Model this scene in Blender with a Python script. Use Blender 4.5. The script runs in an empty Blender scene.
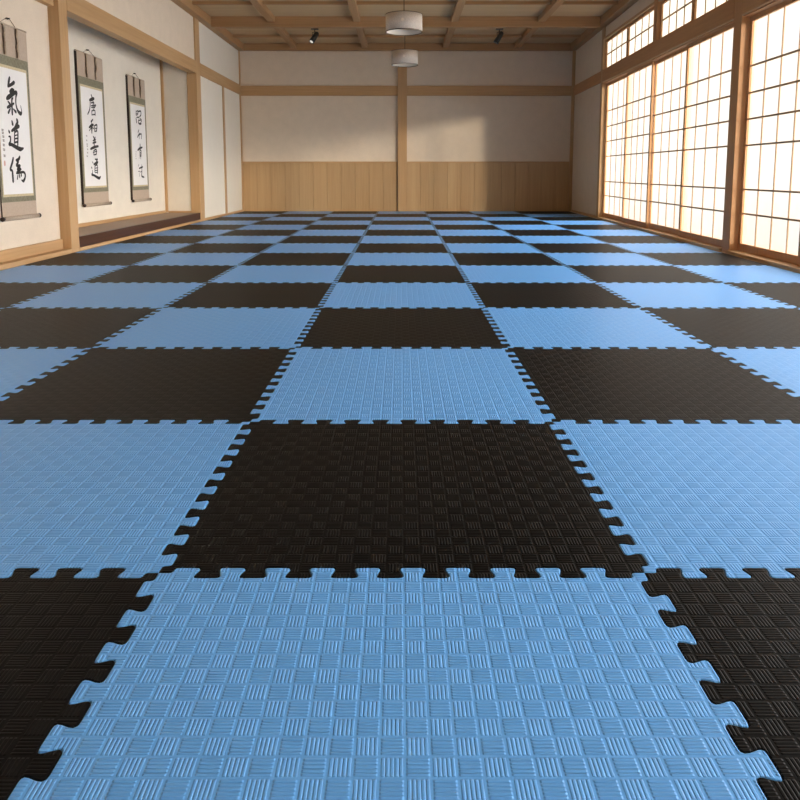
import bpy, bmesh, math, random
from mathutils import Vector, Matrix
random.seed(7)
scn = bpy.context.scene
COL = scn.collection
PI = math.pi

# ------------------------------------------------------------------ materials
def new_mat(name):
    m = bpy.data.materials.new(name)
    m.use_nodes = True
    nt = m.node_tree
    for n in list(nt.nodes):
        nt.nodes.remove(n)
    out = nt.nodes.new('ShaderNodeOutputMaterial')
    return m, nt, out

def node(nt, kind, **kw):
    n = nt.nodes.new(kind)
    for k, v in kw.items():
        if k.startswith('i_'):
            key = k[2:]
            key = int(key) if key.isdigit() else key.replace('_', ' ')
            n.inputs[key].default_value = v
        else:
            setattr(n, k, v)
    return n

def principled(nt, out, color=(.8, .8, .8), rough=.6, spec=.4, metal=0.0):
    b = nt.nodes.new('ShaderNodeBsdfPrincipled')
    b.inputs['Base Color'].default_value = (*color, 1)
    b.inputs['Roughness'].default_value = rough
    b.inputs['Specular IOR Level'].default_value = spec
    b.inputs['Metallic'].default_value = metal
    nt.links.new(b.outputs[0], out.inputs[0])
    return b

def plain(name, color, rough=.6, spec=.4, metal=0.0):
    m, nt, out = new_mat(name)
    principled(nt, out, color, rough, spec, metal)
    return m

def math_n(nt, op, a, b=None, c=None):
    n = nt.nodes.new('ShaderNodeMath')
    n.operation = op
    for i, v in enumerate((a, b, c)):
        if v is None:
            continue
        if isinstance(v, (int, float)):
            n.inputs[i].default_value = v
        else:
            nt.links.new(v, n.inputs[i])
    return n.outputs[0]

def wood(name, c1, c2, axis, rough=.5, spec=.35, scale=1.0, plank=None, bump=.15):
    """Fine straight grain running along AXIS; PLANK = (axis, width) adds board joints and a tone per board."""
    m, nt, out = new_mat(name)
    b = principled(nt, out, c1, rough, spec)
    tc = node(nt, 'ShaderNodeTexCoord')
    mp = node(nt, 'ShaderNodeMapping')
    s = [38 * scale] * 3
    s['xyz'.index(axis)] = 1.1 * scale
    mp.inputs['Scale'].default_value = s
    nt.links.new(tc.outputs['Object'], mp.inputs[0])
    vec = mp.outputs[0]
    n1 = node(nt, 'ShaderNodeTexNoise', i_Scale=1.0, i_Detail=5.0, i_Roughness=.6)
    nt.links.new(vec, n1.inputs['Vector'])
    mp2 = node(nt, 'ShaderNodeMapping')
    s2 = [5.0 * scale] * 3
    s2['xyz'.index(axis)] = .35 * scale
    mp2.inputs['Scale'].default_value = s2
    nt.links.new(tc.outputs['Object'], mp2.inputs[0])
    n2 = node(nt, 'ShaderNodeTexNoise', i_Scale=1.0, i_Detail=2.0)
    nt.links.new(mp2.outputs[0], n2.inputs['Vector'])
    mixv = math_n(nt, 'ADD', math_n(nt, 'MULTIPLY', n1.outputs[0], .65), math_n(nt, 'MULTIPLY', n2.outputs[0], .35))
    if plank:
        sep = node(nt, 'ShaderNodeSeparateXYZ')
        nt.links.new(tc.outputs['Object'], sep.inputs[0])
        u = math_n(nt, 'DIVIDE', sep.outputs['xyz'.index(plank[0])], plank[1])
        wn = node(nt, 'ShaderNodeTexWhiteNoise', noise_dimensions='1D')
        nt.links.new(math_n(nt, 'FLOOR', u), wn.inputs['W'])
        mixv = math_n(nt, 'ADD', mixv, math_n(nt, 'MULTIPLY', math_n(nt, 'SUBTRACT', wn.outputs[0], .5), .22))
    ramp = node(nt, 'ShaderNodeValToRGB')
    ramp.color_ramp.elements[0].position = .3
    ramp.color_ramp.elements[0].color = (*c2, 1)
    ramp.color_ramp.elements[1].position = .7
    ramp.color_ramp.elements[1].color = (*c1, 1)
    nt.links.new(mixv, ramp.inputs[0])
    nt.links.new(ramp.outputs[0], b.inputs['Base Color'])
    bp = node(nt, 'ShaderNodeBump', i_Strength=bump, i_Distance=.003)
    h = n1.outputs[0]
    if plank:
        f = math_n(nt, 'FRACT', u)
        e = math_n(nt, 'MINIMUM', f, math_n(nt, 'SUBTRACT', 1.0, f))
        g = node(nt, 'ShaderNodeMapRange', i_1=0.0, i_2=.012 / plank[1] * .35, i_3=0.0, i_4=3.0)
        nt.links.new(e, g.inputs[0])
        h = math_n(nt, 'ADD', h, g.outputs[0])
    nt.links.new(h, bp.inputs['Height'])
    nt.links.new(bp.outputs[0], b.inputs['Normal'])
    return m

def plaster(name, c, var=.05, rough=.9, fine=60.0):
    m, nt, out = new_mat(name)
    b = principled(nt, out, c, rough, .15)
    tc = node(nt, 'ShaderNodeTexCoord')
    n1 = node(nt, 'ShaderNodeTexNoise', i_Scale=fine, i_Detail=4.0)
    n2 = node(nt, 'ShaderNodeTexNoise', i_Scale=6.0, i_Detail=3.0)
    for n in (n1, n2):
        nt.links.new(tc.outputs['Object'], n.inputs['Vector'])
    v = math_n(nt, 'ADD', math_n(nt, 'MULTIPLY', n1.outputs[0], .5), math_n(nt, 'MULTIPLY', n2.outputs[0], .5))
    ramp = node(nt, 'ShaderNodeValToRGB')
    ramp.color_ramp.elements[0].position = .3
    ramp.color_ramp.elements[0].color = (*[x * (1 - var) for x in c], 1)
    ramp.color_ramp.elements[1].position = .7
    ramp.color_ramp.elements[1].color = (*[min(1, x * (1 + var)) for x in c], 1)
    nt.links.new(v, ramp.inputs[0])
    nt.links.new(ramp.outputs[0], b.inputs['Base Color'])
    bp = node(nt, 'ShaderNodeBump', i_Strength=.15, i_Distance=.002)
    nt.links.new(n1.outputs[0], bp.inputs['Height'])
    nt.links.new(bp.outputs[0], b.inputs['Normal'])
    return m

def fabric(name, c, scale=260.0, var=.18, rough=.85, axes='yz'):
    """Woven cloth: two crossed fine waves."""
    m, nt, out = new_mat(name)
    b = principled(nt, out, c, rough, .2)
    tc = node(nt, 'ShaderNodeTexCoord')
    n1 = node(nt, 'ShaderNodeTexNoise', i_Scale=scale * .35, i_Detail=3.0)
    nt.links.new(tc.outputs['Object'], n1.inputs['Vector'])
    vo = node(nt, 'ShaderNodeTexVoronoi', i_Scale=scale * .2)
    nt.links.new(tc.outputs['Object'], vo.inputs['Vector'])
    v = math_n(nt, 'ADD', math_n(nt, 'MULTIPLY', n1.outputs[0], .6), math_n(nt, 'MULTIPLY', vo.outputs['Distance'], .5))
    ramp = node(nt, 'ShaderNodeValToRGB')
    ramp.color_ramp.elements[0].position = .25
    ramp.color_ramp.elements[0].color = (*[x * (1 - var) for x in c], 1)
    ramp.color_ramp.elements[1].position = .75
    ramp.color_ramp.elements[1].color = (*[min(1, x * (1 + var)) for x in c], 1)
    nt.links.new(v, ramp.inputs[0])
    nt.links.new(ramp.outputs[0], b.inputs['Base Color'])
    return m

def foam(name, c, rough, ior, depth, cells=28.0):
    """EVA foam with the basket-weave of raised ridges: small squares, four or five ridges each, turned by a quarter from square to square."""
    m, nt, out = new_mat(name)
    b = principled(nt, out, c, rough, .5)
    b.inputs['IOR'].default_value = ior
    tc = node(nt, 'ShaderNodeTexCoord')
    sep = node(nt, 'ShaderNodeSeparateXYZ')
    nt.links.new(tc.outputs['Object'], sep.inputs[0])
    u = math_n(nt, 'ADD', math_n(nt, 'MULTIPLY', sep.outputs[0], cells), 200.0)
    v = math_n(nt, 'ADD', math_n(nt, 'MULTIPLY', sep.outputs[1], cells), 200.0)
    par = math_n(nt, 'MODULO', math_n(nt, 'ADD', math_n(nt, 'FLOOR', u), math_n(nt, 'FLOOR', v)), 2.0)
    fu, fv = math_n(nt, 'FRACT', u), math_n(nt, 'FRACT', v)
    w = math_n(nt, 'ADD', math_n(nt, 'MULTIPLY', fu, par), math_n(nt, 'MULTIPLY', fv, math_n(nt, 'SUBTRACT', 1.0, par)))
    o = math_n(nt, 'ADD', math_n(nt, 'MULTIPLY', fv, par), math_n(nt, 'MULTIPLY', fu, math_n(nt, 'SUBTRACT', 1.0, par)))
    ws = math_n(nt, 'MULTIPLY', math_n(nt, 'SUBTRACT', w, .06), 5.0 / .88)
    tri = math_n(nt, 'PINGPONG', ws, .5)
    st = node(nt, 'ShaderNodeMapRange', interpolation_type='SMOOTHSTEP', i_1=.05, i_2=.27, i_3=0.0, i_4=1.0)
    nt.links.new(tri, st.inputs[0])
    def edge(x, a, bb):
        e = math_n(nt, 'MINIMUM', x, math_n(nt, 'SUBTRACT', 1.0, x))
        r = node(nt, 'ShaderNodeMapRange', interpolation_type='SMOOTHSTEP', i_1=a, i_2=bb, i_3=0.0, i_4=1.0)
        nt.links.new(e, r.inputs[0])
        return r.outputs[0]
    h = math_n(nt, 'MULTIPLY', math_n(nt, 'MULTIPLY', st.outputs[0], edge(o, .03, .12)), edge(w, .03, .07))
    nz = node(nt, 'ShaderNodeTexNoise', i_Scale=420.0, i_Detail=3.0)
    nt.links.new(tc.outputs['Object'], nz.inputs['Vector'])
    h = math_n(nt, 'ADD', h, math_n(nt, 'MULTIPLY', nz.outputs[0], .12))
    bp = node(nt, 'ShaderNodeBump', i_Strength=1.0, i_Distance=depth)
    nt.links.new(h, bp.inputs['Height'])
    nt.links.new(bp.outputs[0], b.inputs['Normal'])
    return m

def lit_paper(name, color, strength, through):
    """Shoji paper, a lit window: it glows with the daylight behind it and lets a little direct sun through."""
    m, nt, out = new_mat(name)
    tc = node(nt, 'ShaderNodeTexCoord')
    nz = node(nt, 'ShaderNodeTexNoise', i_Scale=9.0, i_Detail=5.0)
    nt.links.new(tc.outputs['Object'], nz.inputs['Vector'])
    em = node(nt, 'ShaderNodeEmission')
    em.inputs[0].default_value = (*color, 1)
    nt.links.new(math_n(nt, 'MULTIPLY', math_n(nt, 'ADD', math_n(nt, 'MULTIPLY', nz.outputs[0], .16), .92), strength), em.inputs[1])
    df = node(nt, 'ShaderNodeBsdfDiffuse')
    df.inputs[0].default_value = (.75, .73, .68, 1)
    ad = node(nt, 'ShaderNodeAddShader')
    nt.links.new(em.outputs[0], ad.inputs[0]); nt.links.new(df.outputs[0], ad.inputs[1])
    if through > 0:
        tr = node(nt, 'ShaderNodeBsdfTransparent')
        mx = node(nt, 'ShaderNodeMixShader')
        mx.inputs[0].default_value = through
        nt.links.new(ad.outputs[0], mx.inputs[1]); nt.links.new(tr.outputs[0], mx.inputs[2])
        nt.links.new(mx.outputs[0], out.inputs[0])
    else:
        nt.links.new(ad.outputs[0], out.inputs[0])
    return m

PAPER_L = 1.0
HINOKI = ((.56, .35, .172), (.44, .26, .118))
M = {}
for ax in 'xyz':
    M['post_' + ax] = wood('hinoki_' + ax, *HINOKI, ax)
    M['sash_' + ax] = wood('sash_wood_' + ax, (.56, .295, .125), (.43, .215, .088), ax)
    M['ceil_' + ax] = wood('ceiling_wood_' + ax, (.47, .27, .13), (.34, .19, .085), ax)
M['kumiko'] = plain('lattice_wood', (.40, .25, .13), .6)
M['wainscot'] = wood('wainscot_boards', (.53, .35, .18), (.43, .265, .125), 'z', plank=('x', .29))
M['ceil_board'] = wood('ceiling_boards', (.62, .44, .25), (.49, .34, .185), 'x', scale=1.3, bump=.05)
M['wall'] = plaster('wall_plaster', (.72, .605, .475))
M['alcove'] = plaster('alcove_plaster', (.74, .67, .56))
M['fusuma'] = plaster('panel_paper', (.77, .71, .61), .02)
M['alcove_floor'] = wood('alcove_floor_board', (.30, .19, .12), (.22, .13, .08), 'y', rough=.4, spec=.4)
M['dark_board'] = wood('alcove_front_board', (.085, .036, .019), (.052, .022, .012), 'y', rough=.35)
M['subfloor'] = wood('subfloor_boards', (.33, .20, .11), (.25, .15, .08), 'y', plank=('x', .12))
M['paper'] = lit_paper('shoji_paper', (1.0, .90, .72), PAPER_L, .5)
M['paper_up'] = lit_paper('transom_paper', (1.0, .92, .76), PAPER_L * .95, 0.0)
M['blue'] = foam('blue_foam', (.14, .43, .91), .35, 1.42, .0013)
M['black'] = foam('black_foam', (.0040, .0041, .0043), .42, 1.19, .0009)
M['silk'] = fabric('scroll_silk', (.46, .36, .275), 300, .06)
M['brocade'] = fabric('scroll_brocade', (.21, .19, .13), 220, .2)
M['gold'] = fabric('scroll_gold_edge', (.56, .46, .29), 220, .1)
M['scroll_paper'] = plaster('scroll_paper', (.80, .77, .74), .02)
M['ink'] = plain('ink', (.012, .010, .009), .55)
M['faint_ink'] = plain('faint_ink', (.32, .28, .25), .8)
M['seal_red'] = plain('seal_red', (.62, .36, .30), .8)
M['dark_wood'] = plain('dark_lacquer', (.022, .011, .007), .4)
M['band'] = fabric('hanging_band', (.46, .35, .24), 260, .25)
M['band_dark'] = fabric('hanging_band_edge_shade', (.14, .09, .055), 260, .25)  # dark cloth colour standing in for shadow at the band edge
M['cord'] = plain('cord_brown', (.10, .06, .035), .8)
M['rod'] = fabric('rod_cloth', (.42, .34, .26), 300, .1)
M['shade'] = fabric('shade_linen', (.62, .545, .47), 420, .16)
M['shade_in'] = plain('shade_inside', (.80, .70, .58), .8)
M['rim'] = plain('shade_rim', (.13, .085, .05), .6)
M['black_metal'] = plain('black_metal', (.03, .028, .026), .38, .5)
M['dark_metal'] = plain('bronze_metal', (.06, .035, .02), .4, .5, .4)
M['nail'] = plain('nail_iron', (.07, .065, .06), .4, .5, .8)
m, nt, out = new_mat('lens_lit')
em = node(nt, 'ShaderNodeEmission'); em.inputs[0].default_value = (1, .93, .82, 1); em.inputs[1].default_value = .55
nt.links.new(em.outputs[0], out.inputs[0]); M['lens'] = m
M['lens_off'] = plain('lens_glass', (.30, .27, .24), .2, .6)

# ------------------------------------------------------------------ helpers
def obj(name, bm, mat, parent=None, smooth=False):
    me = bpy.data.meshes.new(name)
    bmesh.ops.recalc_face_normals(bm, faces=bm.faces)
    bm.to_mesh(me); bm.free()
    me.materials.append(mat)
    if smooth:
        for p in me.polygons:
            p.use_smooth = True
    o = bpy.data.objects.new(name, me)
    COL.objects.link(o)
    if parent:
        o.parent = parent
    return o

def struct(name, bm, mat):
    o = obj(name, bm, mat)
    o['kind'] = 'structure'
    return o

def tag(o, label, cat, group=None):
    o['label'] = label; o['category'] = cat
    if group:
        o['group'] = group
    return o

def thing(name, label, cat, loc=(0, 0, 0), rotz=0.0, group=None):
    o = bpy.data.objects.new(name, None)
    COL.objects.link(o)
    o.location = loc; o.rotation_euler = (0, 0, rotz)
    o.empty_display_size = .1
    return tag(o, label, cat, group)

def hexa(bm, c):
    """c: 8 corners, bottom four counter-clockwise then top four."""
    v = [bm.verts.new(p) for p in c]
    for f in ((0, 3, 2, 1), (4, 5, 6, 7), (0, 1, 5, 4), (1, 2, 6, 5), (2, 3, 7, 6), (3, 0, 4, 7)):
        bm.faces.new([v[i] for i in f])

def box(bm, x0, x1, y0, y1, z0, z1):
    hexa(bm, [(x0, y0, z0), (x1, y0, z0), (x1, y1, z0), (x0, y1, z0), (x0, y0, z1), (x1, y0, z1), (x1, y1, z1), (x0, y1, z1)])

def beam(x0, x1, y0, y1, z0, z1, bev=.006):
    bm = bmesh.new()
    box(bm, x0, x1, y0, y1, z0, z1)
    if bev:
        bmesh.ops.bevel(bm, geom=bm.edges[:], offset=bev, segments=2, affect='EDGES', profile=.5)
    return bm

def cyl(bm, p0, p1, r0, r1=None, n=16, caps=True):
    r1 = r0 if r1 is None else r1
    p0, p1 = Vector(p0), Vector(p1)
    d = (p1 - p0).normalized()
    a = d.orthogonal().normalized(); b = d.cross(a)
    A = [bm.verts.new(p0 + (a * math.cos(t) + b * math.sin(t)) * r0) for t in [2 * PI * i / n for i in range(n)]]
    B = [bm.verts.new(p1 + (a * math.cos(t) + b * math.sin(t)) * r1) for t in [2 * PI * i / n for i in range(n)]]
    for i in range(n):
        bm.faces.new((A[i], A[(i + 1) % n], B[(i + 1) % n], B[i]))
    if caps:
        bm.faces.new(A[::-1]); bm.faces.new(B)

def lathe(bm, prof, n=48, closed=False):
    """Revolve (r, z) points about z."""
    rings = []
    for r, z in prof:
        rings.append([bm.verts.new((r * math.cos(2 * PI * i / n), r * math.sin(2 * PI * i / n), z)) for i in range(n)])
    k = len(rings)
    for j in range(k if closed else k - 1):
        A, B = rings[j], rings[(j + 1) % k]
        for i in range(n):
            bm.faces.new((A[i], A[(i + 1) % n], B[(i + 1) % n], B[i]))
    return rings

def tube(bm, pts, r, n=8):
    for a, b in zip(pts[:-1], pts[1:]):
        cyl(bm, a, b, r, n=n)

# ------------------------------------------------------------------ the room
YB = 15.2                      # back wall
YF = -3.0                      # wall behind the photographer
XL = -3.34                     # face of the posts along the scroll wall
ZC = 3.45                      # ceiling boards
def XR(y):                     # face of the posts along the windows (the wall runs slightly askew)
    return 3.0595 + .03414 * y
def ZR(y, z):                  # its head beam drops a little towards the photographer
    return z * (1 - .0032 * (YB - max(y, 4.5)))
def rbeam(o0, o1, y0, y1, z0, z1, sag=True, bev=.005):
    """Beam on the window wall between offsets o0..o1 behind the post face."""
    s = ZR if sag else (lambda y, z: z)
    bm = bmesh.new()
    hexa(bm, [(XR(y0) + o0, y0, s(y0, z0)), (XR(y0) + o1, y0, s(y0, z0)), (XR(y1) + o1, y1, s(y1, z0)), (XR(y1) + o0, y1, s(y1, z0)),
              (XR(y0) + o0, y0, s(y0, z1)), (XR(y0) + o1, y0, s(y0, z1)), (XR(y1) + o1, y1, s(y1, z1)), (XR(y1) + o0, y1, s(y1, z1))])
    if bev:
        bmesh.ops.bevel(bm, geom=bm.edges[:], offset=bev, segments=2, affect='EDGES', profile=.5)
    return bm
tn = [0]
def trim(bm, mat):
    tn[0] += 1
    return struct('trim_%d' % tn[0], bm, mat)

struct('floor', beam(-4.3, 4.2, YF - .2, YB + .3, -.12, -.024, 0), M['subfloor'])
struct('ceiling', beam(-4.3, 4.2, YF - .2, YB + .3, ZC, ZC + .1, 0), M['ceil_board'])
struct('wall_back', beam(-4.3, 4.2, YB + .005, YB + .2, -.02, ZC - .001, 0), M['wall'])
struct('wall_front', beam(-4.3, 4.2, YF - .2, YF, -.02, ZC - .001, 0), M['wall'])

# --- scroll wall
P1A, P1B, P2A, P2B = 7.215, 7.395, 11.93, 12.18
struct('wall_left', beam(-3.65, -3.45, YF, P1A + .02, -.02, ZC - .001, 0), M['wall'])
struct('wall_left_upper', beam(-3.55, -3.362, P1B - .02, P2A + .02, 2.5, ZC - .001, 0), M['wall'])
struct('wall_left_end', beam(-3.55, -3.362, P2B - .02, YB + .004, -.02, ZC - .001, 0), M['fusuma'])
AX = -3.92
struct('wall_alcove_back', beam(AX - .1, AX, P1A - .3, P2A + .12, -.02, 2.78, 0), M['alcove'])
struct('wall_alcove_near', beam(AX, -3.651, P1A - .12, P1A + .02, -.02, 2.78, 0), M['alcove'])
struct('wall_alcove_far', beam(AX, -3.45, P2A + .02, P2A + .12, -.02, 2.78, 0), M['alcove'])
struct('ceiling_alcove', beam(AX, -3.552, P1A + .02, P2A + .02, 2.70, 2.78, 0), M['alcove'])
for y0, y1 in ((P1A, P1B), (P2A, P2B)):
    trim(beam(-3.50, XL, y0, y1, .0, ZC - .002), M['post_z'])
# head beam over the alcove, on to the back corner, and on the recessed near wall
trim(beam(-3.47, XL + .002, P1B + .001, P2A - .001, 2.42, 2.62), M['post_y'])
trim(beam(-3.40, XL + .002, P2B + .001, YB - .052, 2.42, 2.62), M['post_y'])
trim(beam(-3.46, -3.385, YF, P1A - .001, 2.42, 2.62), M['post_y'])
# crown beams
trim(beam(-3.40, -3.24, YF, YB, 3.305, ZC - .001), M['ceil_y'])
trim(rbeam(-.10, .06, YF, YB, 3.305, ZC - .001, False), M['ceil_y'])
trim(beam(-3.238, XR(YB) - .105, YB - .10, YB, 3.305, ZC - .001), M['ceil_x'])
# thin studs and corner posts
trim(beam(-3.40, -3.338, YB - .05, YB + .001, .0, 3.304, .003), M['post_z'])
trim(beam(-3.39, -3.350, 13.69, 13.82, .041, 2.419, .003), M['post_z'])
trim(beam(AX - .01, AX + .035, P2A - .03, P2A + .021, .16, 2.699, .003), M['post_z'])
trim(beam(-3.40, -3.348, YB - .052, YB - .05, .0, .001, 0), M['post_z']) if False else None
# sills, baseboards, alcove platform
struct('baseboard_left', beam(-3.451, -3.425, YF, P1A - .001, .046, .146, .004), M['post_y'])
trim(beam(-3.46, XL, YF, P1A - .001, .0, .045, .004), M['post_y'])
trim(beam(-3.46, XL, P1B + .001, P2A - .001, .0, .036, .004), M['post_y'])
trim(beam(-3.40, XL, P2B + .001, YB - .052, .0, .04, .004), M['post_y'])
trim(beam(-3.40, XL - .008, P1B + .001, P2A - .001, .037, .150, .004), M['dark_board'])
struct('floor_alcove', beam(AX, -3.401, P1A + .021, P2A + .019, .05, .150, .002), M['alcove_floor'])
struct('baseboard_alcove', beam(AX - .001, AX + .014, P1A + .021, P2A - .031, .151, .195, .002), M['post_y'])
struct('baseboard_alcove_end', beam(AX + .04, -3.502, P2A + .004, P2A + .021, .151, .180, .002), M['post_x'])

# --- back wall
PX0, PX1 = -.075, .115
trim(beam(PX0, PX1, YB - .07, YB + .006, .0, 3.304), M['post_z'])
struct('trim_back_rail', beam(-3.337, PX0 - .001, YB - .045, YB + .006, 2.40, 2.60), M['post_x'])
struct('trim_back_rail_far', beam(PX1 + .001, XR(YB) - .045, YB - .045, YB + .006, 2.40, 2.60), M['post_x'])
for k, (a, b) in enumerate(((-3.337, PX0 - .012), (PX1 + .001, XR(YB) - .045))):
    wb = bmesh.new()
    box(wb, a, b, YB - .008, YB + .006, .0, 1.015)
    nb = round((b - a) / .29)
    for i in range(nb):
        t_ = bmesh.new()
        box(t_, a + (b - a) * i / nb + .002, a + (b - a) * (i + 1) / nb - .002, YB - .020, YB - .007, .0, 1.015)
        bmesh.ops.bevel(t_, geom=[e for e in t_.edges if abs(e.verts[0].co.z - e.verts[1].co.z) > .5], offset=.004, segments=1, affect='EDGES')
        me_ = bpy.data.meshes.new('tmp'); t_.to_mesh(me_); t_.free(); wb.from_mesh(me_); bpy.data.meshes.remove(me_)
    struct('wall_wainscot' if k == 0 else 'wall_wainscot_far', wb, M['wainscot'])
    trim(beam(a, b, YB - .026, YB + .006, 1.016, 1.045, .003), M['post_x'])
trim(beam(XR(YB) - .043, XR(YB) + .03, YB - .05, YB + .001, .0, 3.304, .003), M['post_z'])

# --- window wall
J0 = 12.40                      # far jamb of the first opening
bays = [(12.38, 7.20, 7.05), (6.90, 1.70, None), (1.55, -2.95, None)]
struct('wall_right', rbeam(.02, .2, 12.85, YB + .004, -.02, ZC - .002, False, 0), M['wall'])
ub = bmesh.new()
_y0, _y1 = YF, 12.849
hexa(ub, [(XR(y) + o, y, z) for z_ in (0, 1) for y, o, z in ((_y0, .03, ZR(_y0, 3.15)), (_y0, .15, ZR(_y0, 3.15)), (_y1, .15, ZR(_y1, 3.15)), (_y1, .03, ZR(_y1, 3.15)))][:4]
     + [(XR(_y0) + .03, _y0, ZC - .002), (XR(_y0) + .15, _y0, ZC - .002), (XR(_y1) + .15, _y1, ZC - .002), (XR(_y1) + .03, _y1, ZC - .002)])
struct('wall_right_upper', ub, M['wall'])
trim(rbeam(-.002, .15, 12.72, 12.849, .0, 3.304, False), M['post_z'])
trim(rbeam(-.004, .15, 7.17, 7.35, .0, 3.304, False), M['sash_z'])
trim(rbeam(-.002, .15, 1.56, 1.72, .0, 3.304, False), M['post_z'])
trim(rbeam(-.002, .15, 9.81, 9.96, 2.605, 3.304, True), M['sash_z'])
for a, b in ((12.850, YB - .052), ):
    trim(rbeam(-.004, .03, a, b, 2.40, 2.60), M['sash_y'])
    trim(rbeam(.0, .03, a, b, .0, .04, False), M['post_y'])
for y1, y0 in ((12.719, 7.351), (7.169, 1.721), (1.559, YF)):
    trim(rbeam(-.006, .15, y0, y1, 2.40, 2.60), M['sash_y'])              # head beam
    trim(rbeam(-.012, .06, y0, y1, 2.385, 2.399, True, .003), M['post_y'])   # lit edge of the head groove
    trim(rbeam(.012, .15, y0, y1, 2.368, 2.384, True, .003), M['sash_y'])
    trim(rbeam(-.03, .15, y0, y1, .0, .035, False, .004), M['post_y'])   # sill
    trim(rbeam(.0, .12, y0, y1, 3.113, 3.153, True, .003), M['post_y'])   # head of the transom

def shoji(name, label, group, ya, yb, z0, z1, off, rows, cols, paper, bottom, hrows=None):
    """One sliding screen between ya (far) and yb (near): frame of stiles and rails, lattice, paper."""
    ym = (ya + yb) / 2
    w = ya - yb
    t = thing(name, label, 'shoji screen', (XR(ym) + off, ym, z0), math.atan(-.03414), group)
    h = z1 - z0
    st, top = .05, .045
    hw = w / 2
    f = bmesh.new()                       # local x = into the wall, y = along it
    box(f, -.015, .015, -hw, -hw + st, 0, h)
    box(f, -.015, .015, hw - st, hw, 0, h)
    box(f, -.015, .015, -hw + st, hw - st, 0, bottom)
    box(f, -.015, .015, -hw + st, hw - st, h - top, h)
    obj('frame', f, M['sash_z'], t)
    k = bmesh.new()
    for r in rows:
        z = bottom + (h - bottom - top) * r
        box(k, -.0115, .003, -hw + st, hw - st, z - .0085, z + .0085)
    for c in range(1, cols):
        y = -hw + st + (w - 2 * st) * c / cols
        box(k, -.007, .003, y - .0052, y + .0052, bottom, h - top)
    obj('lattice', k, M['kumiko'], t)
    p = bmesh.new()
    p.faces.new([p.verts.new(q) for q in ((.005, -hw + st * .5, bottom * .5), (.005, hw - st * .5, bottom * .5), (.005, hw - st * .5, h - top * .5), (.005, -hw + st * .5, h - top * .5))])
    obj('paper', p, paper, t)
    return t
ROWS = (.138, .249, .449, .567, .684, .804)
G1 = 'sliding screens along the window wall'
G2 = 'transom screens above the window wall beam'
def run(edges, labels, rows, zlo, zhi, paper, bottom, name, group, offs):
    for k, (ya, yb) in enumerate(edges):
        zt = ZR((ya + yb) / 2, zhi) + .004
        zb = zlo if zlo < 1 else ZR((ya + yb) / 2, zlo) - .004
        shoji(name, labels[k], group, ya, yb, zb, zt, offs[k % len(offs)], rows, 4, paper, bottom)
A, B = .055, .095
run([(12.715, 11.275), (11.325, 10.04), (10.08, 8.71), (8.76, 7.365)],
    ['white paper shoji screen beside the plaster panel at the back corner',
     'white paper shoji screen second from the back corner, under the small transom',
     'white paper shoji screen third from the back corner, beyond the double stile',
     'white paper shoji screen on the far side of the thick dark window post'], ROWS, .036, 2.366, M['paper'], .075, 'shoji_screen', G1, (B, A))
run([(7.165, 5.87), (5.92, 4.56), (4.555, 3.13), (3.17, 1.725)],
    ['tall white shoji screen on the near side of the thick dark window post',
     'shoji screen next nearer along the windows from the one beside the thick post',
     'shoji screen two along from the one beside the thick post, towards the viewer',
     'shoji screen three along from the one beside the thick post, towards the viewer'], ROWS, .036, 2.366, M['paper'], .075, 'shoji_screen', G1, (B, A))
run([(1.555, .42), (.46, -.70), (-.695, -1.85), (-1.81, -2.98)],
    ['shoji screen in the bay beside the viewer, first from its far post',
     'shoji screen in the bay beside the viewer, second from its far post',
     'shoji screen in the bay beside the viewer, third from its far post',
     'shoji screen in the bay beside the viewer, against the wall behind'], ROWS, .036, 2.366, M['paper'], .075, 'shoji_screen', G1, (A, B))
for e, lab in (((12.715, 11.365), 'small transom screen above the beam, tucked by the back corner panel'),
               ((11.36, 9.965), 'small transom screen above the beam, against the short stub post'),
               ((9.805, 8.61), 'transom screen above the beam on the near side of the stub post'),
               ((8.605, 7.365), 'transom screen above the beam, against the thick dark window post'),
               ((7.165, 5.4), 'transom screen above the beam, on the near side of the thick post'),
               ((5.395, 3.6), 'transom screen above the beam, high in the middle window bay'),
               ((3.595, 1.725), 'transom screen above the beam, at the near end of the middle bay'),
               ((1.555, -.7), 'transom screen above the beam, first in the bay beside the viewer'),
               ((-.705, -2.98), 'transom screen above the beam, against the wall behind the viewer')):
    run([e], [lab], (.52,), 2.604, 3.110, M['paper_up'], .03, 'transom_screen', G2, (.055, .055))

# --- ceiling timbers
cb = [0]
def cbeam(bm, mat):
    struct('ceiling_beam' if cb[0] == 0 else 'ceiling_beam.%03d' % cb[0], bm, mat); cb[0] += 1
mains = [12.56, 9.86, 7.16, 4.46, 1.76, -.94]
for y in mains:
    cbeam(beam(-3.239, XR(y) - .101, y, y + .14, 3.275, ZC - .001), M['ceil_x'])
cuts = [YB - .101] + [q for y in mains for q in (y + .141, y - .001)] + [YF]
for x in (-2.21, -.755, .905, 2.38):
    for a, b in zip(cuts[0::2], cuts[1::2]):
        if a - b > .2:
            cbeam(beam(x - .06, x + .06, b, a, 3.355, ZC - .001), M['ceil_y'])
for y in (14.2, 11.5, 8.8, 6.1, 3.4, .7):
    xs = [-3.239] + [q for x in (-2.21, -.755, .905, 2.38) for q in (x - .061, x + .061)] + [XR(y) - .101]
    for a, b in zip(xs[0::2], xs[1::2]):
        cbeam(beam(a, b, y - .03, y + .03, 3.40, ZC - .001, .004), M['ceil_x'])

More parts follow.
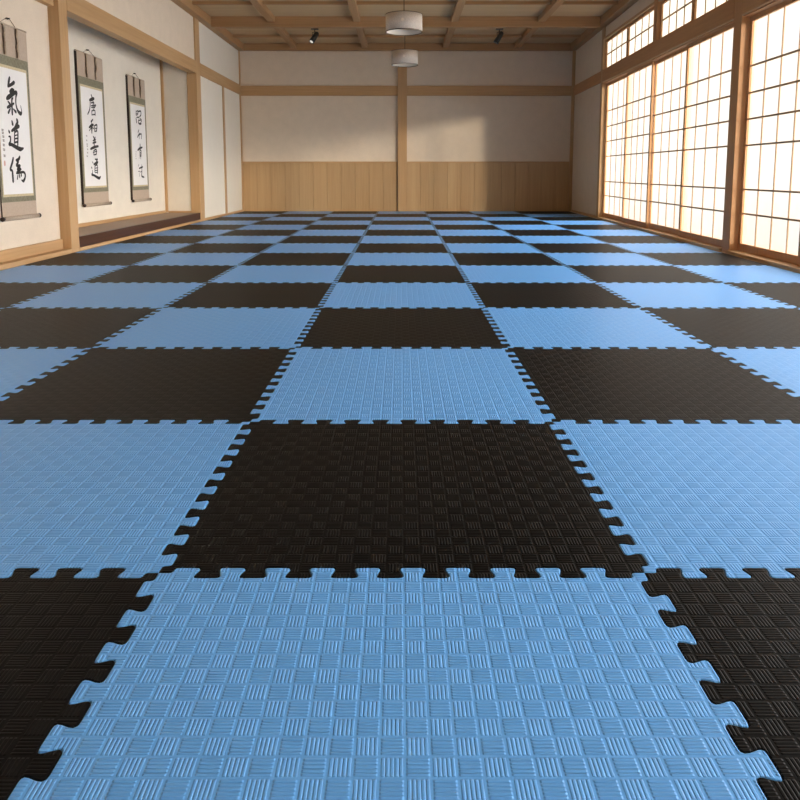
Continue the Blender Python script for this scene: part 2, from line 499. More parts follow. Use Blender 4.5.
# ------------------------------------------------------------------ the mats
NT, AMP, DOVE, S0 = 10, .0185, .075, .033
def edge_profile():
    """(s, offset) along one edge: NT dovetail teeth between S0 and 1-S0, corners at offset 0."""
    p = (1 - 2 * S0) / NT
    pts = [(0.0, 0.0)]
    raw = [(S0 - .004, 0.0)]
    for k in range(NT):
        t0 = S0 + k * p
        if k == 0:
            raw += [(t0 - .004, AMP)]
        else:
            raw += [(t0 + DOVE * p, -AMP), (t0 - DOVE * p, AMP)]
        raw += [(t0 + (.5 + DOVE) * p, AMP), (t0 + (.5 - DOVE) * p, -AMP)]
    raw += [(1 - S0 + .004, -AMP), (1 - S0 + .004, 0.0)]
    full = [(0.0, 0.0)] + raw + [(1.0, 0.0)]
    out = [full[0]]
    for a, b, c in zip(full[:-2], full[1:-1], full[2:]):     # round the corners
        A, B, C = Vector(a), Vector(b), Vector(c)
        d = min(.013, (A - B).length * .45, (C - B).length * .45)
        P, Q = B + (A - B).normalized() * d, B + (C - B).normalized() * d
        for t in (0, .33, .67, 1):
            out.append(tuple(P * (1 - t) ** 2 + B * 2 * t * (1 - t) + Q * t * t))
    out.append(full[-1])
    return out
PROF = edge_profile()
MAT_T = .022
def mat_mesh(name, x0=None, x1=None, y1flat=False, sy=1.0, sx=1.0):
    """Outline of one mat; local origin at its grid corner. x0 / x1(v) cut it straight along a wall."""
    E = PROF
    bot = [(s * sx, o) for s, o in E]
    top = [(s * sx, sy + o) for s, o in E]
    if y1flat:
        top = [(0.0, sy), (sx, sy)]
    left = [(o, s * sy) for s, o in E]
    right = [(sx + o, s * sy) for s, o in E]
    if x0 is not None:
        def after(l):
            i = max(k for k, q in enumerate(l) if q[0] <= x0) + 1
            return [(x0, l[i][1])] + [q for q in l[i:]]
        bot, top = after(bot), after(top)
        left = []
    if x1 is not None:
        a, b = x1(0), x1(1)
        def before(l, e):
            i = next((k for k, q in enumerate(l) if q[0] >= e), len(l))
            return l[:i] + [(e, l[i - 1][1])]
        bot, top = before(bot, a), before(top, b)
        right = []
    loop = bot + right[1:-1] + top[::-1] + left[::-1][1:-1]
    loop = [Vector((x, y)) for x, y in loop]
    cl = [loop[0]]
    for p in loop[1:]:
        if (p - cl[-1]).length > 1e-5:
            cl.append(p)
    if (cl[0] - cl[-1]).length < 1e-5:
        cl.pop()
    n = len(cl)
    def inset(d):
        r = []
        for i in range(n):
            e1 = (cl[i] - cl[i - 1]).normalized(); e2 = (cl[(i + 1) % n] - cl[i]).normalized()
            nr = Vector((-e1.y - e2.y, e1.x + e2.x))
            nr = nr.normalized() if nr.length > 1e-6 else Vector((-e1.y, e1.x))
            r.append(cl[i] + nr * d)
        return r
    bm = bmesh.new()
    rings = []
    for d, z in ((.0006, -MAT_T), (.0006, -.0022), (.0013, -.0006), (.0026, 0.0)):
        rings.append([bm.verts.new((p.x, p.y, z)) for p in inset(d)])
    for A_, B_ in zip(rings[:-1], rings[1:]):
        for i in range(n):
            bm.faces.new((A_[i], A_[(i + 1) % n], B_[(i + 1) % n], B_[i]))
    bm.faces.new(rings[-1]); bm.faces.new(rings[0][::-1])
    bmesh.ops.recalc_face_normals(bm, faces=bm.faces)
    me = bpy.data.meshes.new(name)
    bm.to_mesh(me); bm.free()
    return me
ROWY = [.372, 1.371] + [2.262 + .9955 * k for k in range(14)]
COLX = [-3.39, -2.39, -1.4425, -.495, .495, 1.4425, 2.39, 3.39]
cache = {}
def mat_data(c, r):
    col = 'blue' if (r + c) % 2 == 0 else 'black'
    sy = ROWY[r + 1] - ROWY[r]
    sx = COLX[c + 4] - COLX[c + 3]
    key = (col, c if abs(c) == 3 else (0 if c == 0 else 1), r if (c == 3 or r in (0, 1, 14)) else -1)
    if key not in cache:
        last = r == 14
        kw = dict(y1flat=last, sy=sy, sx=sx)
        if c == -3:
            kw['x0'] = (XL + .004) - COLX[0]
        if c == 3:
            kw['x1'] = lambda v: XR(ROWY[r] + v * sy) - .036 - COLX[6]
        me = mat_mesh('foam_mat', **kw)
        me.materials.append(M[col])
        cache[key] = me
    return cache[key], col
ORD = ['', 'second', 'third', 'fourth', 'fifth', 'sixth', 'seventh', 'eighth']
ROWN = ['front row'] + ['%s row from the front' % ORD[k] for k in range(1, 7)] + ['%s row from the back wall' % ORD[k] for k in range(7, 0, -1)] + ['row touching the back wall']
# rows 0..6 from the front, rows 7..13 as eighth .. second from the back, row 14 at the back
ROWN = ['front row', 'second row from the front', 'third row from the front', 'fourth row from the front', 'fifth row from the front',
        'sixth row from the front', 'seventh row from the front', 'eighth row from the back wall', 'seventh row from the back wall',
        'sixth row from the back wall', 'fifth row from the back wall', 'fourth row from the back wall', 'third row from the back wall',
        'second row from the back wall', 'row touching the back wall']
COLN = {-3: 'column along the scroll wall', -2: 'second column from the scroll wall', -1: 'third column from the scroll wall', 0: 'middle column',
        1: 'third column from the windows', 2: 'second column from the windows', 3: 'column along the windows'}
for r in range(15):
    for c in range(-3, 4):
        me, col = mat_data(c, r)
        o = bpy.data.objects.new('foam_mat', me)
        COL.objects.link(o)
        o.location = (COLX[c + 3], ROWY[r], 0.0)
        tag(o, '%s foam puzzle mat, %s, %s' % (col, ROWN[r], COLN[c]), 'floor mat', '%s foam mats of the checkerboard floor' % col)

# ------------------------------------------------------------------ hanging scrolls
STROKES = {
    's1': [[(-0.0438,-0.4465,0.026),(-0.0572,-0.4771,0.033),(-0.0776,-0.5277,0.0236)],[(-0.0712,-0.5237,0.0259),(-0.014,-0.5006,0.0309),(0.0254,-0.4796,0.0359)],[(-0.0526,-0.5697,0.026),(-0.0203,-0.5531,0.0404),(0.0112,-0.5462,0.0263)],[(-0.1083,-0.6335,0.0305),(-0.0764,-0.6173,0.0448),(-0.025,-0.5924,0.0404),(0.0335,-0.5665,0.036),(0.0584,-0.567,0.0313),(0.0409,-0.6082,0.0216),(0.0346,-0.6612,0.0192),(0.0479,-0.7059,0.0241),(0.0758,-0.7364,0.0339),(0.1067,-0.7437,0.0414),(0.1242,-0.7256,0.0146),(0.1126,-0.6735,0.0073)],[(-0.0293,-0.6285,0.0214),(-0.0332,-0.6807,0.0262),(-0.0356,-0.7621,0.0262)],[(-0.1092,-0.7104,0.0235),(-0.061,-0.6898,0.0332),(0.0032,-0.6642,0.0167)],[(-0.0933,-0.6576,0.0165),(-0.0652,-0.6741,0.026)],[(-0.0096,-0.6167,0.0167),(-0.0317,-0.6482,0.0143)],[(-0.0642,-0.716,0.0189),(-0.0989,-0.7545,0.0259)],[(-0.0152,-0.7148,0.0119),(0.0254,-0.7374,0.0312)],[(-0.0497,-0.8224,0.0208),(-0.0408,-0.8503,0.0328)],[(0.0344,-0.8039,0.0301),(0.0393,-0.8283,0.0332),(0.0038,-0.8636,0.024),(-0.0143,-0.8853,0.0209)],[(-0.0632,-0.9087,0.0238),(0.0018,-0.8801,0.036),(0.0591,-0.8599,0.0363)],[(-0.0168,-0.9059,0.015),(-0.0297,-1.0132,0.0209)],[(-0.0182,-0.9183,0.018),(0.0272,-0.9033,0.0211),(0.0368,-0.9275,0.0211),(0.0216,-1.0275,0.0211)],[(-0.0186,-0.947,0.012),(0.0324,-0.9376,0.0121)],[(-0.0221,-0.9759,0.015),(0.0288,-0.9676,0.0151)],[(-0.0261,-1.0089,0.018),(0.0267,-0.9983,0.0181)],[(-0.1117,-0.91,0.0206),(-0.1028,-0.9232,0.0266)],[(-0.1178,-0.9604,0.0147),(-0.0925,-0.9631,0.0207),(-0.0969,-0.9999,0.0207),(-0.1201,-1.0292,0.0266),(-0.0851,-1.0278,0.0326),(-0.0181,-1.0456,0.039),(0.0584,-1.0635,0.0425),(0.1159,-1.0531,0.0153)],[(-0.0687,-1.1457,0.0238),(-0.089,-1.1871,0.0268),(-0.1264,-1.2447,0.0266),(-0.0974,-1.2568,0.0238),(-0.0942,-1.2937,0.0298),(-0.0935,-1.3513,0.0298)],[(0.0424,-1.1307,0.0243),(0.024,-1.1519,0.0302),(-0.0247,-1.1654,0.018),(0.0136,-1.1729,0.0242),(-0.0224,-1.2108,0.0271),(0.0408,-1.21,0.0213),(-0.0107,-1.2439,0.0271),(0.0533,-1.2392,0.0213),(-0.0303,-1.2772,0.021),(0.0819,-1.2685,0.0245),(0.1156,-1.2853,0.0246),(0.1116,-1.3192,0.0246),(0.0804,-1.3487,0.0306),(0.0492,-1.34,0.0122)],[(-0.0093,-1.2979,0.0151),(-0.0212,-1.3312,0.0181)],[(0.0154,-1.2896,0.0151),(0.0203,-1.3147,0.0212)],[(0.0487,-1.277,0.0183),(0.0489,-1.3022,0.0213)]],
    'i1': [[(-0.2215,-0.9031,0.0104),(-0.1955,-0.9044,0.0092)],[(-0.211,-0.9025,0.0091),(-0.2101,-0.9167,0.0104)],[(-0.2229,-0.9146,0.0078),(-0.1968,-0.9159,0.0092)],[(-0.2202,-0.9284,0.0104),(-0.1941,-0.9298,0.0092)],[(-0.2097,-0.9278,0.0091),(-0.2087,-0.9421,0.0105)],[(-0.2216,-0.9399,0.0078),(-0.1955,-0.9413,0.0092)],[(-0.2165,-0.9584,0.0104),(-0.1904,-0.9599,0.0092)],[(-0.206,-0.9578,0.0092),(-0.2051,-0.9721,0.0105)],[(-0.2179,-0.9699,0.0078),(-0.1918,-0.9714,0.0092)],[(-0.2162,-0.9918,0.0105),(-0.1901,-0.9934,0.0092)],[(-0.2056,-0.9913,0.0092),(-0.2047,-1.0056,0.0105)],[(-0.2176,-1.0033,0.0078),(-0.1914,-1.005,0.0092)],[(-0.2179,-1.0301,0.0105),(-0.1917,-1.0319,0.0092)],[(-0.2073,-1.0297,0.0092),(-0.2064,-1.044,0.0105)],[(-0.2193,-1.0416,0.0078),(-0.1931,-1.0435,0.0092)],[(-0.2183,-1.07,0.0105),(-0.1922,-1.072,0.0092)],[(-0.2077,-1.0696,0.0092),(-0.2068,-1.084,0.0105)],[(-0.2197,-1.0816,0.0078),(-0.1935,-1.0836,0.0092)],[(-0.2172,-1.1219,0.0105),(-0.1911,-1.1241,0.0092)],[(-0.2067,-1.1216,0.0092),(-0.2057,-1.136,0.0105)],[(-0.2186,-1.1335,0.0079),(-0.1925,-1.1357,0.0092)]],
    'seal': [[(-0.2082,-1.181,0.0263),(-0.2098,-1.2068,0.0263)]],
    's2': [[(-0.0265,-0.4878,0.0197),(-0.0026,-0.516,0.0254)],[(-0.0801,-0.5583,0.0308),(-0.0054,-0.5393,0.048),(0.0513,-0.5258,0.0341)],[(-0.0624,-0.5604,0.0196),(-0.0749,-0.6342,0.0196),(-0.105,-0.6904,0.0224),(-0.1551,-0.7365,0.0195)],[(-0.0387,-0.5887,0.0169),(0.0363,-0.5737,0.0199),(0.0433,-0.5924,0.0199)],[(-0.0429,-0.6236,0.0141),(0.0978,-0.6028,0.02)],[(-0.0363,-0.6445,0.0141),(0.0667,-0.629,0.0171)],[(0.0191,-0.5638,0.017),(0.0124,-0.6649,0.0198)],[(0.0879,-0.6076,0.0228),(0.046,-0.6464,0.0142)],[(-0.032,-0.6841,0.0169),(-0.033,-0.7382,0.0198)],[(-0.0324,-0.688,0.0141),(0.0558,-0.6727,0.0199),(0.0638,-0.7304,0.0228)],[(-0.0325,-0.7343,0.0141),(0.0553,-0.7233,0.0171)],[(-0.0137,-0.7907,0.0198),(-0.0667,-0.8216,0.0281)],[(-0.1391,-0.8993,0.0168),(-0.0728,-0.872,0.0394),(-0.0069,-0.8561,0.0312)],[(-0.0507,-0.8397,0.0197),(-0.0582,-0.9019,0.0367),(-0.062,-0.9639,0.0197)],[(-0.0701,-0.8949,0.0141),(-0.1347,-0.9373,0.014)],[(-0.0388,-0.893,0.017),(-0.0033,-0.9024,0.017)],[(0.0252,-0.8656,0.0199),(0.0242,-0.9358,0.0199)],[(0.0252,-0.8656,0.0142),(0.0906,-0.8496,0.0258),(0.0986,-0.8765,0.0229),(0.0768,-0.9327,0.0229)],[(0.0284,-0.9004,0.0114),(0.0816,-0.8932,0.0143)],[(0.0242,-0.9358,0.0142),(0.0773,-0.9288,0.0172)],[(-0.0307,-0.9994,0.0156),(-0.0032,-1.0237,0.025)],[(0.0291,-1.0093,0.0219),(0.0055,-1.0362,0.0188)],[(-0.0435,-1.0555,0.0156),(0.0358,-1.039,0.0251)],[(-0.0512,-1.0858,0.0187),(0.0425,-1.0689,0.0283)],[(-0.0043,-1.0323,0.0219),(-0.0136,-1.1442,0.025)],[(-0.1203,-1.1607,0.0278),(-0.0167,-1.1358,0.0375),(0.1091,-1.1182,0.0285)],[(-0.0321,-1.1792,0.0187),(-0.0383,-1.2308,0.0187)],[(-0.0321,-1.1792,0.0156),(0.0455,-1.1638,0.022),(0.0382,-1.2245,0.022)],[(-0.0385,-1.2325,0.0156),(0.0237,-1.2249,0.0189)],[(-0.055,-1.2013,0.0125),(0.0595,-1.1849,0.0126)],[(-0.0042,-1.286,0.0188),(0.0677,-1.2889,0.0221)],[(-0.0897,-1.3219,0.0155),(-0.071,-1.3344,0.0156)],[(-0.0528,-1.3514,0.0219),(0.0422,-1.3284,0.041),(0.0745,-1.3192,0.0221)],[(0.0584,-1.2804,0.0221),(0.0096,-1.3419,0.022)],[(-0.0243,-1.3682,0.0157),(-0.0336,-1.446,0.0188)],[(-0.0248,-1.3726,0.0157),(0.0547,-1.363,0.019),(0.0468,-1.4632,0.019)],[(-0.0279,-1.3985,0.0125),(0.0551,-1.3935,0.0126)],[(-0.0316,-1.4287,0.0125),(0.0515,-1.424,0.0126)],[(-0.0306,-1.4546,0.0125),(0.0483,-1.4501,0.0126)],[(-0.1275,-1.3864,0.0186),(-0.113,-1.3991,0.0217)],[(-0.102,-1.4247,0.0124),(-0.0996,-1.4547,0.0155),(-0.1288,-1.4804,0.0248),(-0.0592,-1.4891,0.0313),(0.0202,-1.5111,0.0378),(0.0917,-1.5246,0.0413),(0.1366,-1.5028,0.016)]],
    'i2': [[(-0.2284,-0.9995,0.0085),(-0.2013,-1.0005,0.0075)],[(-0.2175,-0.999,0.0075),(-0.2161,-1.0106,0.0085)],[(-0.2295,-1.0089,0.0064),(-0.2025,-1.0099,0.0075)],[(-0.2349,-1.0541,0.0085),(-0.2079,-1.0552,0.0075)],[(-0.224,-1.0536,0.0075),(-0.2227,-1.0653,0.0085)],[(-0.2361,-1.0636,0.0064),(-0.2091,-1.0647,0.0075)],[(-0.2288,-1.0999,0.0085),(-0.2018,-1.1011,0.0075)],[(-0.2179,-1.0994,0.0075),(-0.2166,-1.1111,0.0086)],[(-0.23,-1.1093,0.0064),(-0.2029,-1.1106,0.0075)],[(-0.228,-1.125,0.0085),(-0.2009,-1.1263,0.0075)],[(-0.217,-1.1246,0.0075),(-0.2157,-1.1363,0.0086)],[(-0.2291,-1.1344,0.0064),(-0.202,-1.1357,0.0075)],[(-0.2228,-1.1625,0.0086),(-0.1956,-1.164,0.0075)],[(-0.2118,-1.1621,0.0075),(-0.2105,-1.1739,0.0086)],[(-0.2239,-1.172,0.0064),(-0.1968,-1.1734,0.0075)],[(-0.2278,-1.2047,0.0086),(-0.2007,-1.2062,0.0075)],[(-0.2169,-1.2043,0.0075),(-0.2156,-1.2161,0.0086)],[(-0.229,-1.2141,0.0064),(-0.2019,-1.2157,0.0075)],[(-0.2427,-1.247,0.0085),(-0.2156,-1.2487,0.0075)],[(-0.2317,-1.2468,0.0075),(-0.2304,-1.2585,0.0086)],[(-0.2438,-1.2565,0.0064),(-0.2167,-1.2582,0.0075)]],
    's3': [[(-0.0732,-0.4862,0.0207),(-0.0796,-0.5393,0.0237)],[(-0.0737,-0.4903,0.0148),(0.0067,-0.4754,0.0209),(-0.0111,-0.5298,0.0179)],[(-0.0704,-0.5183,0.0118),(-0.0087,-0.5093,0.0119)],[(-0.0732,-0.5412,0.0148),(-0.0113,-0.5314,0.0149)],[(0.0172,-0.4827,0.0209),(0.1101,-0.4708,0.0271),(0.1205,-0.5193,0.0241),(0.0658,-0.5523,0.021)],[(-0.086,-0.5923,0.0266),(-0.0703,-0.6479,0.0296)],[(-0.0615,-0.5743,0.0178),(0.0417,-0.5624,0.021)],[(0.0392,-0.583,0.018),(-0.0021,-0.6432,0.0209),(0.0644,-0.6591,0.033),(0.1185,-0.6514,0.0211)],[(0.0855,-0.5796,0.021),(0.1292,-0.6011,0.0242),(0.0882,-0.6534,0.0211)],[(0.0008,-0.6185,0.0149),(0.1063,-0.5986,0.0181)],[(0.0079,-0.7488,0.015),(-0.0309,-0.7878,0.0209)],[(0.0364,-0.7964,0.018),(-0.0249,-0.8325,0.0209),(-0.0625,-0.8629,0.0208)],[(-0.0254,-0.8366,0.0149),(0.0697,-0.807,0.0211),(0.1083,-0.8132,0.0211),(0.0961,-0.8759,0.0181)],[(0.0084,-0.8389,0.015),(0.0081,-0.88,0.015)],[(0.0289,-0.9548,0.021),(0.0318,-0.9877,0.0301),(0.0199,-1.0293,0.027)],[(-0.0736,-1.0488,0.0268),(0.0094,-1.0214,0.039),(0.116,-1.0012,0.0242)],[(0.0049,-1.0587,0.018),(0.0637,-1.0486,0.0211),(0.0458,-1.1403,0.0271)],[(0.0095,-1.0585,0.018),(0.0065,-1.1412,0.027)],[(0.0134,-1.0832,0.012),(0.0531,-1.0796,0.0121)],[(0.0109,-1.1039,0.012),(0.0505,-1.1012,0.0121)],[(0.0205,-1.1202,0.0271),(0.0129,-1.1451,0.027)],[(-0.0349,-1.161,0.012),(-0.0264,-1.1666,0.012)],[(0.0289,-1.1655,0.0151),(0.0371,-1.1736,0.0151)],[(-0.0489,-1.3153,0.021),(0.0925,-1.2935,0.0303)],[(0.0615,-1.2605,0.0151),(0.0564,-1.3605,0.0212),(0.0414,-1.4272,0.0272),(0.0984,-1.44,0.0304),(0.1446,-1.4487,0.0153)],[(-0.0528,-1.2535,0.009),(-0.0796,-1.2867,0.0119)],[(-0.0885,-1.3608,0.0119),(-0.0309,-1.3565,0.012)],[(-0.0449,-1.3772,0.009),(-0.0518,-1.4351,0.012)],[(-0.0094,-1.3689,0.012),(0.0658,-1.3605,0.0151)]],
    'i3': [[(-0.1569,-1.0709,0.0071),(-0.1303,-1.072,0.0062)],[(-0.1462,-1.0705,0.0062),(-0.1447,-1.0803,0.0071)],[(-0.1579,-1.0787,0.0053),(-0.1313,-1.0799,0.0062)],[(-0.1676,-1.1036,0.0071),(-0.141,-1.1049,0.0062)],[(-0.1568,-1.1034,0.0062),(-0.1553,-1.1131,0.0071)],[(-0.1685,-1.1115,0.0053),(-0.1419,-1.1127,0.0062)],[(-0.171,-1.1321,0.0071),(-0.1444,-1.1335,0.0062)],[(-0.1603,-1.1319,0.0062),(-0.1588,-1.1416,0.0071)],[(-0.1719,-1.14,0.0053),(-0.1454,-1.1413,0.0062)],[(-0.1687,-1.1687,0.0071),(-0.1421,-1.1701,0.0062)],[(-0.158,-1.1684,0.0062),(-0.1565,-1.1782,0.0071)],[(-0.1696,-1.1765,0.0053),(-0.1431,-1.1779,0.0062)]],
}
def brush(bm, strokes, x, jit=0.0):
    """Brush strokes as thin raised ink ribbons on the plane X = x; points (u along the wall, v down from the rod, width)."""
    for si, st in enumerate(strokes):
        pts = [Vector((u, v)) for u, v, w in st]; ws = [w for u, v, w in st]
        P, W = [], []
        n = len(pts)
        for i in range(n - 1):                     # Catmull-Rom through the points
            p0, p1, p2, p3 = pts[max(i - 1, 0)], pts[i], pts[i + 1], pts[min(i + 2, n - 1)]
            K = 5
            for k in range(K):
                t = k / K
                q = .5 * ((2 * p1) + (p2 - p0) * t + (2 * p0 - 5 * p1 + 4 * p2 - p3) * t * t + (3 * p1 - p0 - 3 * p2 + p3) * t ** 3)
                P.append(q); W.append(ws[i] * (1 - t) + ws[i + 1] * t)
        P.append(pts[-1]); W.append(ws[-1])
        # rounded ends
        d0 = (P[0] - P[1]).normalized(); d1 = (P[-1] - P[-2]).normalized()
        P = [P[0] + d0 * W[0] * .42] + P + [P[-1] + d1 * W[-1] * .42]
        W = [W[0] * .45] + W + [W[-1] * .4]
        L, R = [], []
        for i in range(len(P)):
            e = (P[min(i + 1, len(P) - 1)] - P[max(i - 1, 0)])
            e = e.normalized() if e.length > 1e-9 else Vector((0, 1))
            nr = Vector((-e.y, e.x)) * W[i] * .5
            L.append(P[i] + nr); R.append(P[i] - nr)
        z = x + .00002 * si
        vl = [bm.verts.new((z, p.x, p.y)) for p in L]; vr = [bm.verts.new((z, p.x, p.y)) for p in R]
        for i in range(len(P) - 1):
            bm.faces.new((vl[i], vl[i + 1], vr[i + 1], vr[i]))

def scroll(label, x, yc, ztop, W, H, strokes, ins, seal=None, depth=.015):
    t = thing('hanging_scroll', label, 'hanging scroll', (x, yc, ztop), 0, 'hanging calligraphy scrolls')
    hw = W / 2
    gt, pt, pb, gb = .158 * H, .222 * H, .874 * H, .915 * H
    d = depth
    b = bmesh.new(); box(b, .001, d, -hw + .002, hw - .002, -H + .01, -.004); obj('backing', b, M['dark_wood'], t)
    s = bmesh.new()
    box(s, d, d + .003, -hw, hw, -gt, -.002)
    obj('mount', s, M['silk'], t)
    s = bmesh.new(); box(s, d, d + .003, -hw, hw, -H + .012, -gb)
    obj('mount', s, M['silk'], t)
    s = bmesh.new(); box(s, d, d + .0032, -hw, hw, -gb, -gt); obj('brocade', s, M['brocade'], t)
    m0, m1 = .045 * W / .66, .055 * W / .66
    s = bmesh.new(); box(s, d + .0032, d + .0040, -hw + m0 - .012, hw - m1 + .012, -pb - .022, -pt + .026); obj('gold_edge', s, M['gold'], t)
    s = bmesh.new(); box(s, d + .0040, d + .0050, -hw + m0, hw - m1, -pb, -pt); pp = obj('writing_paper', s, M['scroll_paper'], t)
    s = bmesh.new(); brush(s, strokes, d + .0053); obj('calligraphy', s, M['ink'], pp)
    s = bmesh.new(); brush(s, ins, d + .0053); o = obj('lettering', s, M['faint_ink'], pp); o['label'] = 'faint small column of writing'
    if seal:
        s = bmesh.new(); brush(s, seal, d + .0053); o = obj('seal', s, M['seal_red'], pp); o['label'] = 'faded red seal mark'
    # two ragged bands hanging from the rod over the top silk
    def band(k, shift, half, out0, seed):
        s = bmesh.new()
        rr = random.Random(seed)
        prev = None
        n = 14
        for i in range(n + 1):
            v = -.004 - (gt - .01) * i / n
            wv = half * W / .66 + rr.uniform(-.002, .004)
            du = .004 * math.sin(i * 1.1 + k) + k * hw * .36 + shift
            out = d + out0 + .002 * math.sin(i * .9 + k * 2)
            a = s.verts.new((out, du - wv, v)); b_ = s.verts.new((out, du + wv, v))
            if prev:
                s.faces.new((prev[0], a, b_, prev[1]))
            prev = (a, b_)
        bmesh.ops.solidify(s, geom=s.faces[:], thickness=.0015)
        return s
    for k in (-1, 1):
        hb = obj('hanging_band', band(k, .010, .011, .013, 3 + k), M['band'], t)
        o = obj('band_edge_shade', band(k, -.006, .012, .008, 5 + k), M['band_dark'], hb); o['label'] = 'dark strip standing for shadow along the edge'  # dark strip under each band paints in its edge shadow
    s = bmesh.new(); cyl(s, (d * .6, -hw - .004, .0), (d * .6, hw + .004, .0), .011, n=12); obj('top_rod', s, M['rod'], t, True)
    s = bmesh.new(); cyl(s, (d + .012, -hw, -H), (d + .012, hw, -H), .020, n=20); r = obj('roller', s, M['rod'], t, True)
    for k in (-1, 1):
        s = bmesh.new()
        cyl(s, (d + .012, k * hw, -H), (d + .012, k * (hw + .024), -H), .016, .021, 20)
        cyl(s, (d + .012, k * (hw + .024), -H), (d + .012, k * (hw + .034), -H), .021, .017, 20)
        obj('roller_knob', s, M['dark_wood'], r)
    s = bmesh.new()
    z = .068
    tube(s, [(d * .6, -hw * .42, .01), (.012, -.018, z), (.012, .018, z), (d * .6, hw * .42, .01)], .002, 6)
    obj('cord', s, M['cord'], t)
    return t, z
def nail(label, x, y, z):
    bm = bmesh.new()
    cyl(bm, (x, y, z), (x + .022, y, z), .006, n=10)
    cyl(bm, (x + .022, y, z), (x + .026, y, z), .008, n=12)
    box(bm, x, x + .006, y - .018, y + .018, z - .006, z + .005)
    tag(obj('wall_hook', bm, M['nail']), label, 'hook', 'small iron hooks holding the scrolls')
SC = [(-3.449, 6.455, 2.084, .58, 1.674, 's1', 'i1', 'seal', .012,
       'hanging scroll on the recessed wall, three large black characters and red seal', 'small dark hook above the three-character scroll on the recessed wall'),
      (-3.919, 9.16, 2.266, .74, 1.856, 's2', 'i2', None, .032,
       'four-character hanging scroll in the alcove, the one beside the near post', 'small dark hook above the alcove scroll beside the near post'),
      (-3.919, 10.725, 2.19, .67, 1.785, 's3', 'i3', None, .032,
       'four-character hanging scroll deeper in the alcove, with the thinner brush writing', 'small dark hook above the alcove scroll with thinner brush writing')]
for x, yc, zt, W, H, st, it, se, dp, lab, lab2 in SC:
    t, z = scroll(lab, x, yc, zt, W, H, STROKES[st], STROKES[it], STROKES.get(se) if se else None, dp)
    nail(lab2, x + .0005, yc, zt + z - .006)

# ------------------------------------------------------------------ pendant lamps
def pendant(label, x, y, zb, r, h):
    t = thing('pendant_lamp', label, 'pendant lamp', (x, y, zb), 0, 'linen drum pendant lamps')
    s = bmesh.new(); lathe(s, [(r, 0), (r, h), (r - .005, h), (r - .005, 0)], closed=True); sh = obj('shade', s, M['shade'], t, True)
    sh.data.shade_smooth() if False else None
    s = bmesh.new(); lathe(s, [(r - .006, .004), (r - .006, h - .004), (r - .008, h - .004), (r - .008, .004)], closed=True); obj('lining', s, M['shade_in'], sh, True)
    for z in (0, h):
        s = bmesh.new(); lathe(s, [(r + .002, z - .004), (r + .002, z + .004), (r - .009, z + .004), (r - .009, z - .004)], closed=True); obj('rim', s, M['rim'], sh)
    s = bmesh.new(); cyl(s, (0, 0, .10), (0, 0, .104), r - .012, n=48); obj('diffuser', s, M['shade_in'], t)
    s = bmesh.new(); cyl(s, (0, 0, .104), (0, 0, h + .02), .018, n=16)
    for k in range(3):
        a = k * 2 * PI / 3
        cyl(s, (0, 0, h - .01), ((r - .008) * math.cos(a), (r - .008) * math.sin(a), h - .01), .003, n=6)
    obj('lamp_holder', s, M['rim'], t)
    s = bmesh.new(); cyl(s, (0, 0, h + .02), (0, 0, 3.45 - zb - .03), .006, n=8); obj('cord', s, M['cord'], t)
    s = bmesh.new(); lathe(s, [(.001, 3.449 - zb), (.055, 3.449 - zb), (.055, 3.43 - zb), (.03, 3.415 - zb), (.001, 3.413 - zb)]); obj('ceiling_cap', s, M['rim'], t, True)
    s = bmesh.new(); cyl(s, (-.02, -r - .006, h * .52), (-.02, -r + .004, h * .52), .02, n=20); obj('button', s, M['shade_in'], sh)
    return t
pendant('round linen drum pendant lamp, the larger and higher-looking nearer one', .035, 9.9, 2.685, .246, .222)
pendant('round linen drum pendant lamp hanging just before the central back wall post', .062, 13.2, 2.735, .238, .24)

# ------------------------------------------------------------------ spotlights
def spot(label, x, y, axis, lens, ztop=3.449):
    t = thing('spotlight', label, 'spotlight', (x, y, ztop), 0, 'black ceiling spotlights')
    s = bmesh.new(); box(s, -.07, .07, -.03, .03, -.018, 0); bmesh.ops.bevel(s, geom=s.edges[:], offset=.004, segments=2, affect='EDGES'); obj('mounting_plate', s, M['black_metal'], t)
    a = Vector(axis).normalized()
    piv = Vector((.012, 0, -.125))
    s = bmesh.new()
    cyl(s, (.0, 0, -.018), (.0, 0, -.06), .009, n=10)
    for k in (-1, 1):
        tube(s, [(0, 0, -.055), (k * .045, 0, -.07), piv + Vector((k * .05, 0, -.005))], .006, 8)
    obj('bracket', s, M['dark_metal'], t)
    s = bmesh.new()
    b0 = piv - a * .055; b1 = piv + a * .15
    cyl(s, b0, b1, .043, .05, 28); cyl(s, b0 - a * .022, b0, .03, .043, 28)
    bmesh.ops.bevel(s, geom=[e for e in s.edges if e.is_manifold and e.calc_face_angle(0) > .6], offset=.003, segments=2, affect='EDGES')
    hd = obj('lamp_head', s, M['black_metal'], t, True)
    s = bmesh.new(); cyl(s, b1 + a * .0005, b1 + a * .004, .033, n=28); obj('lens', s, M['lens'] if lens else M['lens_off'], hd)
    s = bmesh.new()
    for q in (0.0, .014, .028):
        cyl(s, b0 + a * (.012 + q), b0 + a * (.018 + q), .0475, n=28)
    obj('cooling_ring', s, M['dark_metal'], hd)
spot('small black ceiling spotlight with a bright lens, on the scroll side', -1.60, 13.62, (-.45, -.45, -.80), True)
spot('small black ceiling spotlight with a dark lens, on the window side', 1.81, 13.62, (-.50, -.12, -.85), False)

# ------------------------------------------------------------------ light, world, camera
SKY_FAR, SKY_FILL = .82, 14.5
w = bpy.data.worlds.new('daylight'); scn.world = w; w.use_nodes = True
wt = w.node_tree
bg = wt.nodes['Background']
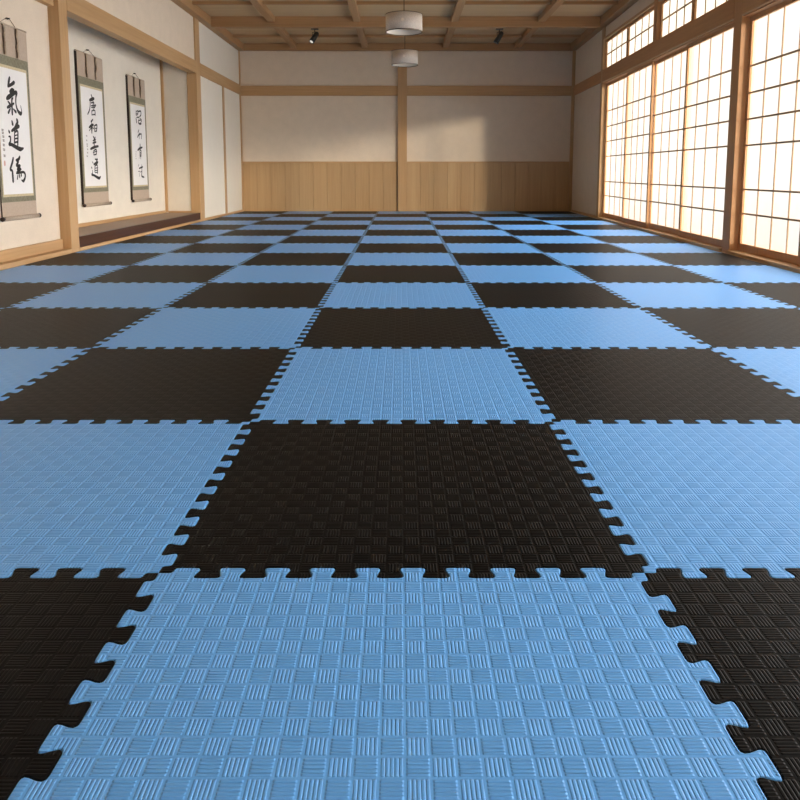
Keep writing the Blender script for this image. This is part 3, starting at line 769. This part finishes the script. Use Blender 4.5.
# a hazy bright sky: glow added square to the windows to light the room, dim towards the view, dull ground below
tcw = node(wt, 'ShaderNodeTexCoord')
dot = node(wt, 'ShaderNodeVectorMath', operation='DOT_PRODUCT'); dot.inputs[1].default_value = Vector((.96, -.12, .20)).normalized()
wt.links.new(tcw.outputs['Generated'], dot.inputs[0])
glow = node(wt, 'ShaderNodeMapRange', interpolation_type='SMOOTHSTEP', i_1=.42, i_2=.98, i_3=SKY_FAR, i_4=SKY_FILL)
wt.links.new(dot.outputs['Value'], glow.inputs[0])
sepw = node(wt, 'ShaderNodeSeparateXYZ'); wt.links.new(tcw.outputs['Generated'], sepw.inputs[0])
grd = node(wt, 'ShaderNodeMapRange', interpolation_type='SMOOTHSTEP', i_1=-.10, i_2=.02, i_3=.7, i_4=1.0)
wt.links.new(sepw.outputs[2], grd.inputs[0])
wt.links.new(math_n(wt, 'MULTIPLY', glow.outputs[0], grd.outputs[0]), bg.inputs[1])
bg.inputs[0].default_value = (1.0, .98, .97, 1)
sun = bpy.data.lights.new('low_sun', 'SUN'); so = bpy.data.objects.new('low_sun', sun); COL.objects.link(so)
sun.energy = 2.5; sun.angle = math.radians(4.5); sun.color = (1.0, .88, .70)
so.rotation_euler = Vector((-.72, 1.0, -.137)).to_track_quat('-Z', 'Y').to_euler()
so.location = (9, -4, 3)

cam = bpy.data.cameras.new('camera'); co = bpy.data.objects.new('camera', cam); COL.objects.link(co)
cam.sensor_width = 36.0; cam.lens = 715.6 / 800 * 36.0
cam.shift_x = -1.4 / 800; cam.shift_y = -141.0 / 800
cam.clip_start = .02
co.location = (0, 0, .808); co.rotation_euler = (math.radians(90 - 6.86), 0, 0)
scn.camera = co
scn.view_settings.view_transform = 'Standard'; scn.view_settings.look = 'None'
scn.view_settings.gamma = 1.0; scn.view_settings.use_curve_mapping = False
scn.view_settings.exposure = 0.35
scn.cycles.use_denoising = True
scn.cycles.max_bounces = 10; scn.cycles.diffuse_bounces = 6; scn.cycles.transparent_max_bounces = 8
